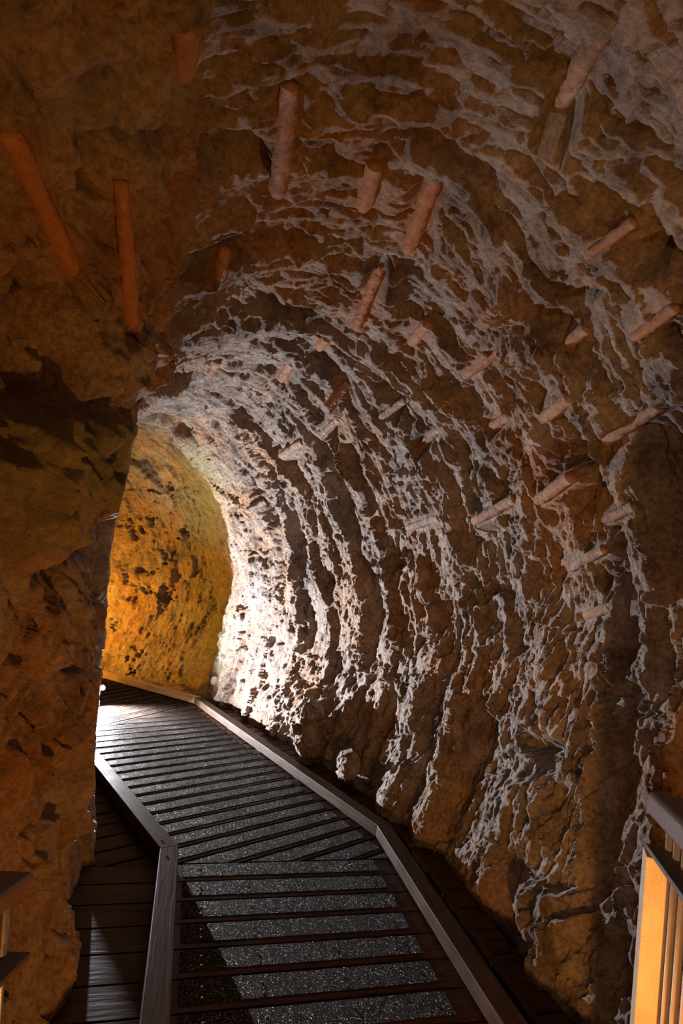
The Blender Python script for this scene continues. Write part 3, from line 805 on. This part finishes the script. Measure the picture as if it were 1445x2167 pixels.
# ------------------------------------------------------------------ loose boulders at the foot of the wall
def boulder(px_, py_, z, size, label, seed):
    c = at(px_, py_, z)
    bm = bmesh.new(); bmesh.ops.create_icosphere(bm, subdivisions=6, radius=1)
    P = np.array([v.co[:] for v in bm.verts])
    Q = P*np.array(size)
    g, e_ = cells(Q/ .16+seed*5.3, 400+seed, 1.0); g2, _ = cells(Q/.05+seed*3.1, 420+seed, 1.0)
    k = 1+.12*fbm(P*1.3+seed, 3, .5, 7+seed)
    Q = Q*k[:, None]+P*(.030*g+.008*g2+.012*fbm(Q*14, 4, .6, 9))[:, None]
    Q[:, 2] = np.maximum(Q[:, 2], -c.z+.002)
    for v, q in zip(bm.verts, Q): v.co = q
    me = bpy.data.meshes.new('boulder'); bm.to_mesh(me); bm.free(); me.materials.append(ROCK)
    me.polygons.foreach_set('use_smooth', [True]*len(me.polygons))
    o = bpy.data.objects.new('boulder', me); o.location = c; link(o); tag(o, label, 'boulder', 'boulders fallen at the foot of the right wall')
boulder(652, 1540, 4.80, (.13, .15, .25), 'upright brown boulder leaning on the white-lit foot of the right wall', 1)
boulder(738, 1625, 4.32, (.10, .12, .11), 'small low boulder between the middle kerb timber and the right wall, below the upright boulder', 2)

# ------------------------------------------------------------------ light
def point(name, p, e_, col, r=.05):
    l = bpy.data.lights.new(name, 'POINT'); l.energy = e_; l.color = col; l.shadow_soft_size = r
    o = bpy.data.objects.new(name, l); o.location = p; link(o); return o
def spot(name, p, tgt, e_, col, ang, blend=.6, r=.03):
    l = bpy.data.lights.new(name, 'SPOT'); l.energy = e_; l.color = col; l.shadow_soft_size = r; l.spot_size = math.radians(ang); l.spot_blend = blend
    o = bpy.data.objects.new(name, l); o.location = p
    o.rotation_euler = (Vector(tgt)-Vector(p)).to_track_quat('-Z', 'Y').to_euler(); link(o); return o
COOL = (.96, .93, .98); WARM = (1.0, .39, .07); AMBER = (1.0, .42, .03)
LQ = lp+ld*.045-Vector((0, 0, .045))
spot('lamp_bend', LQ, LQ+(R3 @ Vector((.78, .57, -.02)))*1.0, 1350, COOL, 122, 1.0, .012)
spot('lamp_bend_spill', LQ, LQ+(R3 @ Vector((.5, -.62, .6)))*1.0, 1050, COOL, 160, .8, .012)
spot('lamp_far', cw(-4.4, -1.65, 6.95), cw(-3.7, -1.3, 8.2), 480, AMBER, 150, 1.0, .05)
spot('lamp_recess', cw(-3.3, -1.75, 6.7), cw(-2.05, .35, 7.6), 330, (1, .90, .50), 75, 1.0, .04)
point('lamp_under_left_rail', cw(-.5, -1.25, .2), 12, WARM, .03)
point('lamp_under_right_rail', cw(.42, -1.50, .5), 80, WARM, .03)
point('fill_warm_behind', cw(.7, -.2, -.9), 18, WARM, .06)  # unseen warm fill added behind the camera to lift the roof
spot('fill_right_wall', cw(-.4, .3, -.8), cw(1.3, -.6, 2.8), 55, (1, .62, .36), 80, 1.0, .04)  # added fill spot, no real fixture, brightens the near right wall
w = bpy.data.worlds.new('world'); bpy.context.scene.world = w; w.use_nodes = True
w.node_tree.nodes['Background'].inputs[0].default_value = (0, 0, 0, 1)

# ------------------------------------------------------------------ camera
cam = bpy.data.cameras.new('camera'); co = bpy.data.objects.new('camera', cam); link(co)
M4 = R3.to_4x4(); M4.translation = EYE; co.matrix_world = M4
cam.sensor_fit = 'VERTICAL'; cam.sensor_height = 36; cam.sensor_width = 24; cam.lens = 36*F_/H_; cam.clip_start = .02
sc_ = bpy.context.scene; sc_.camera = co
sc_.view_settings.view_transform = 'Standard'; sc_.view_settings.look = 'None'; sc_.view_settings.gamma = 1
sc_.view_settings.exposure = 0.0; sc_.view_settings.use_curve_mapping = False
print('grid', U, V, U*V)
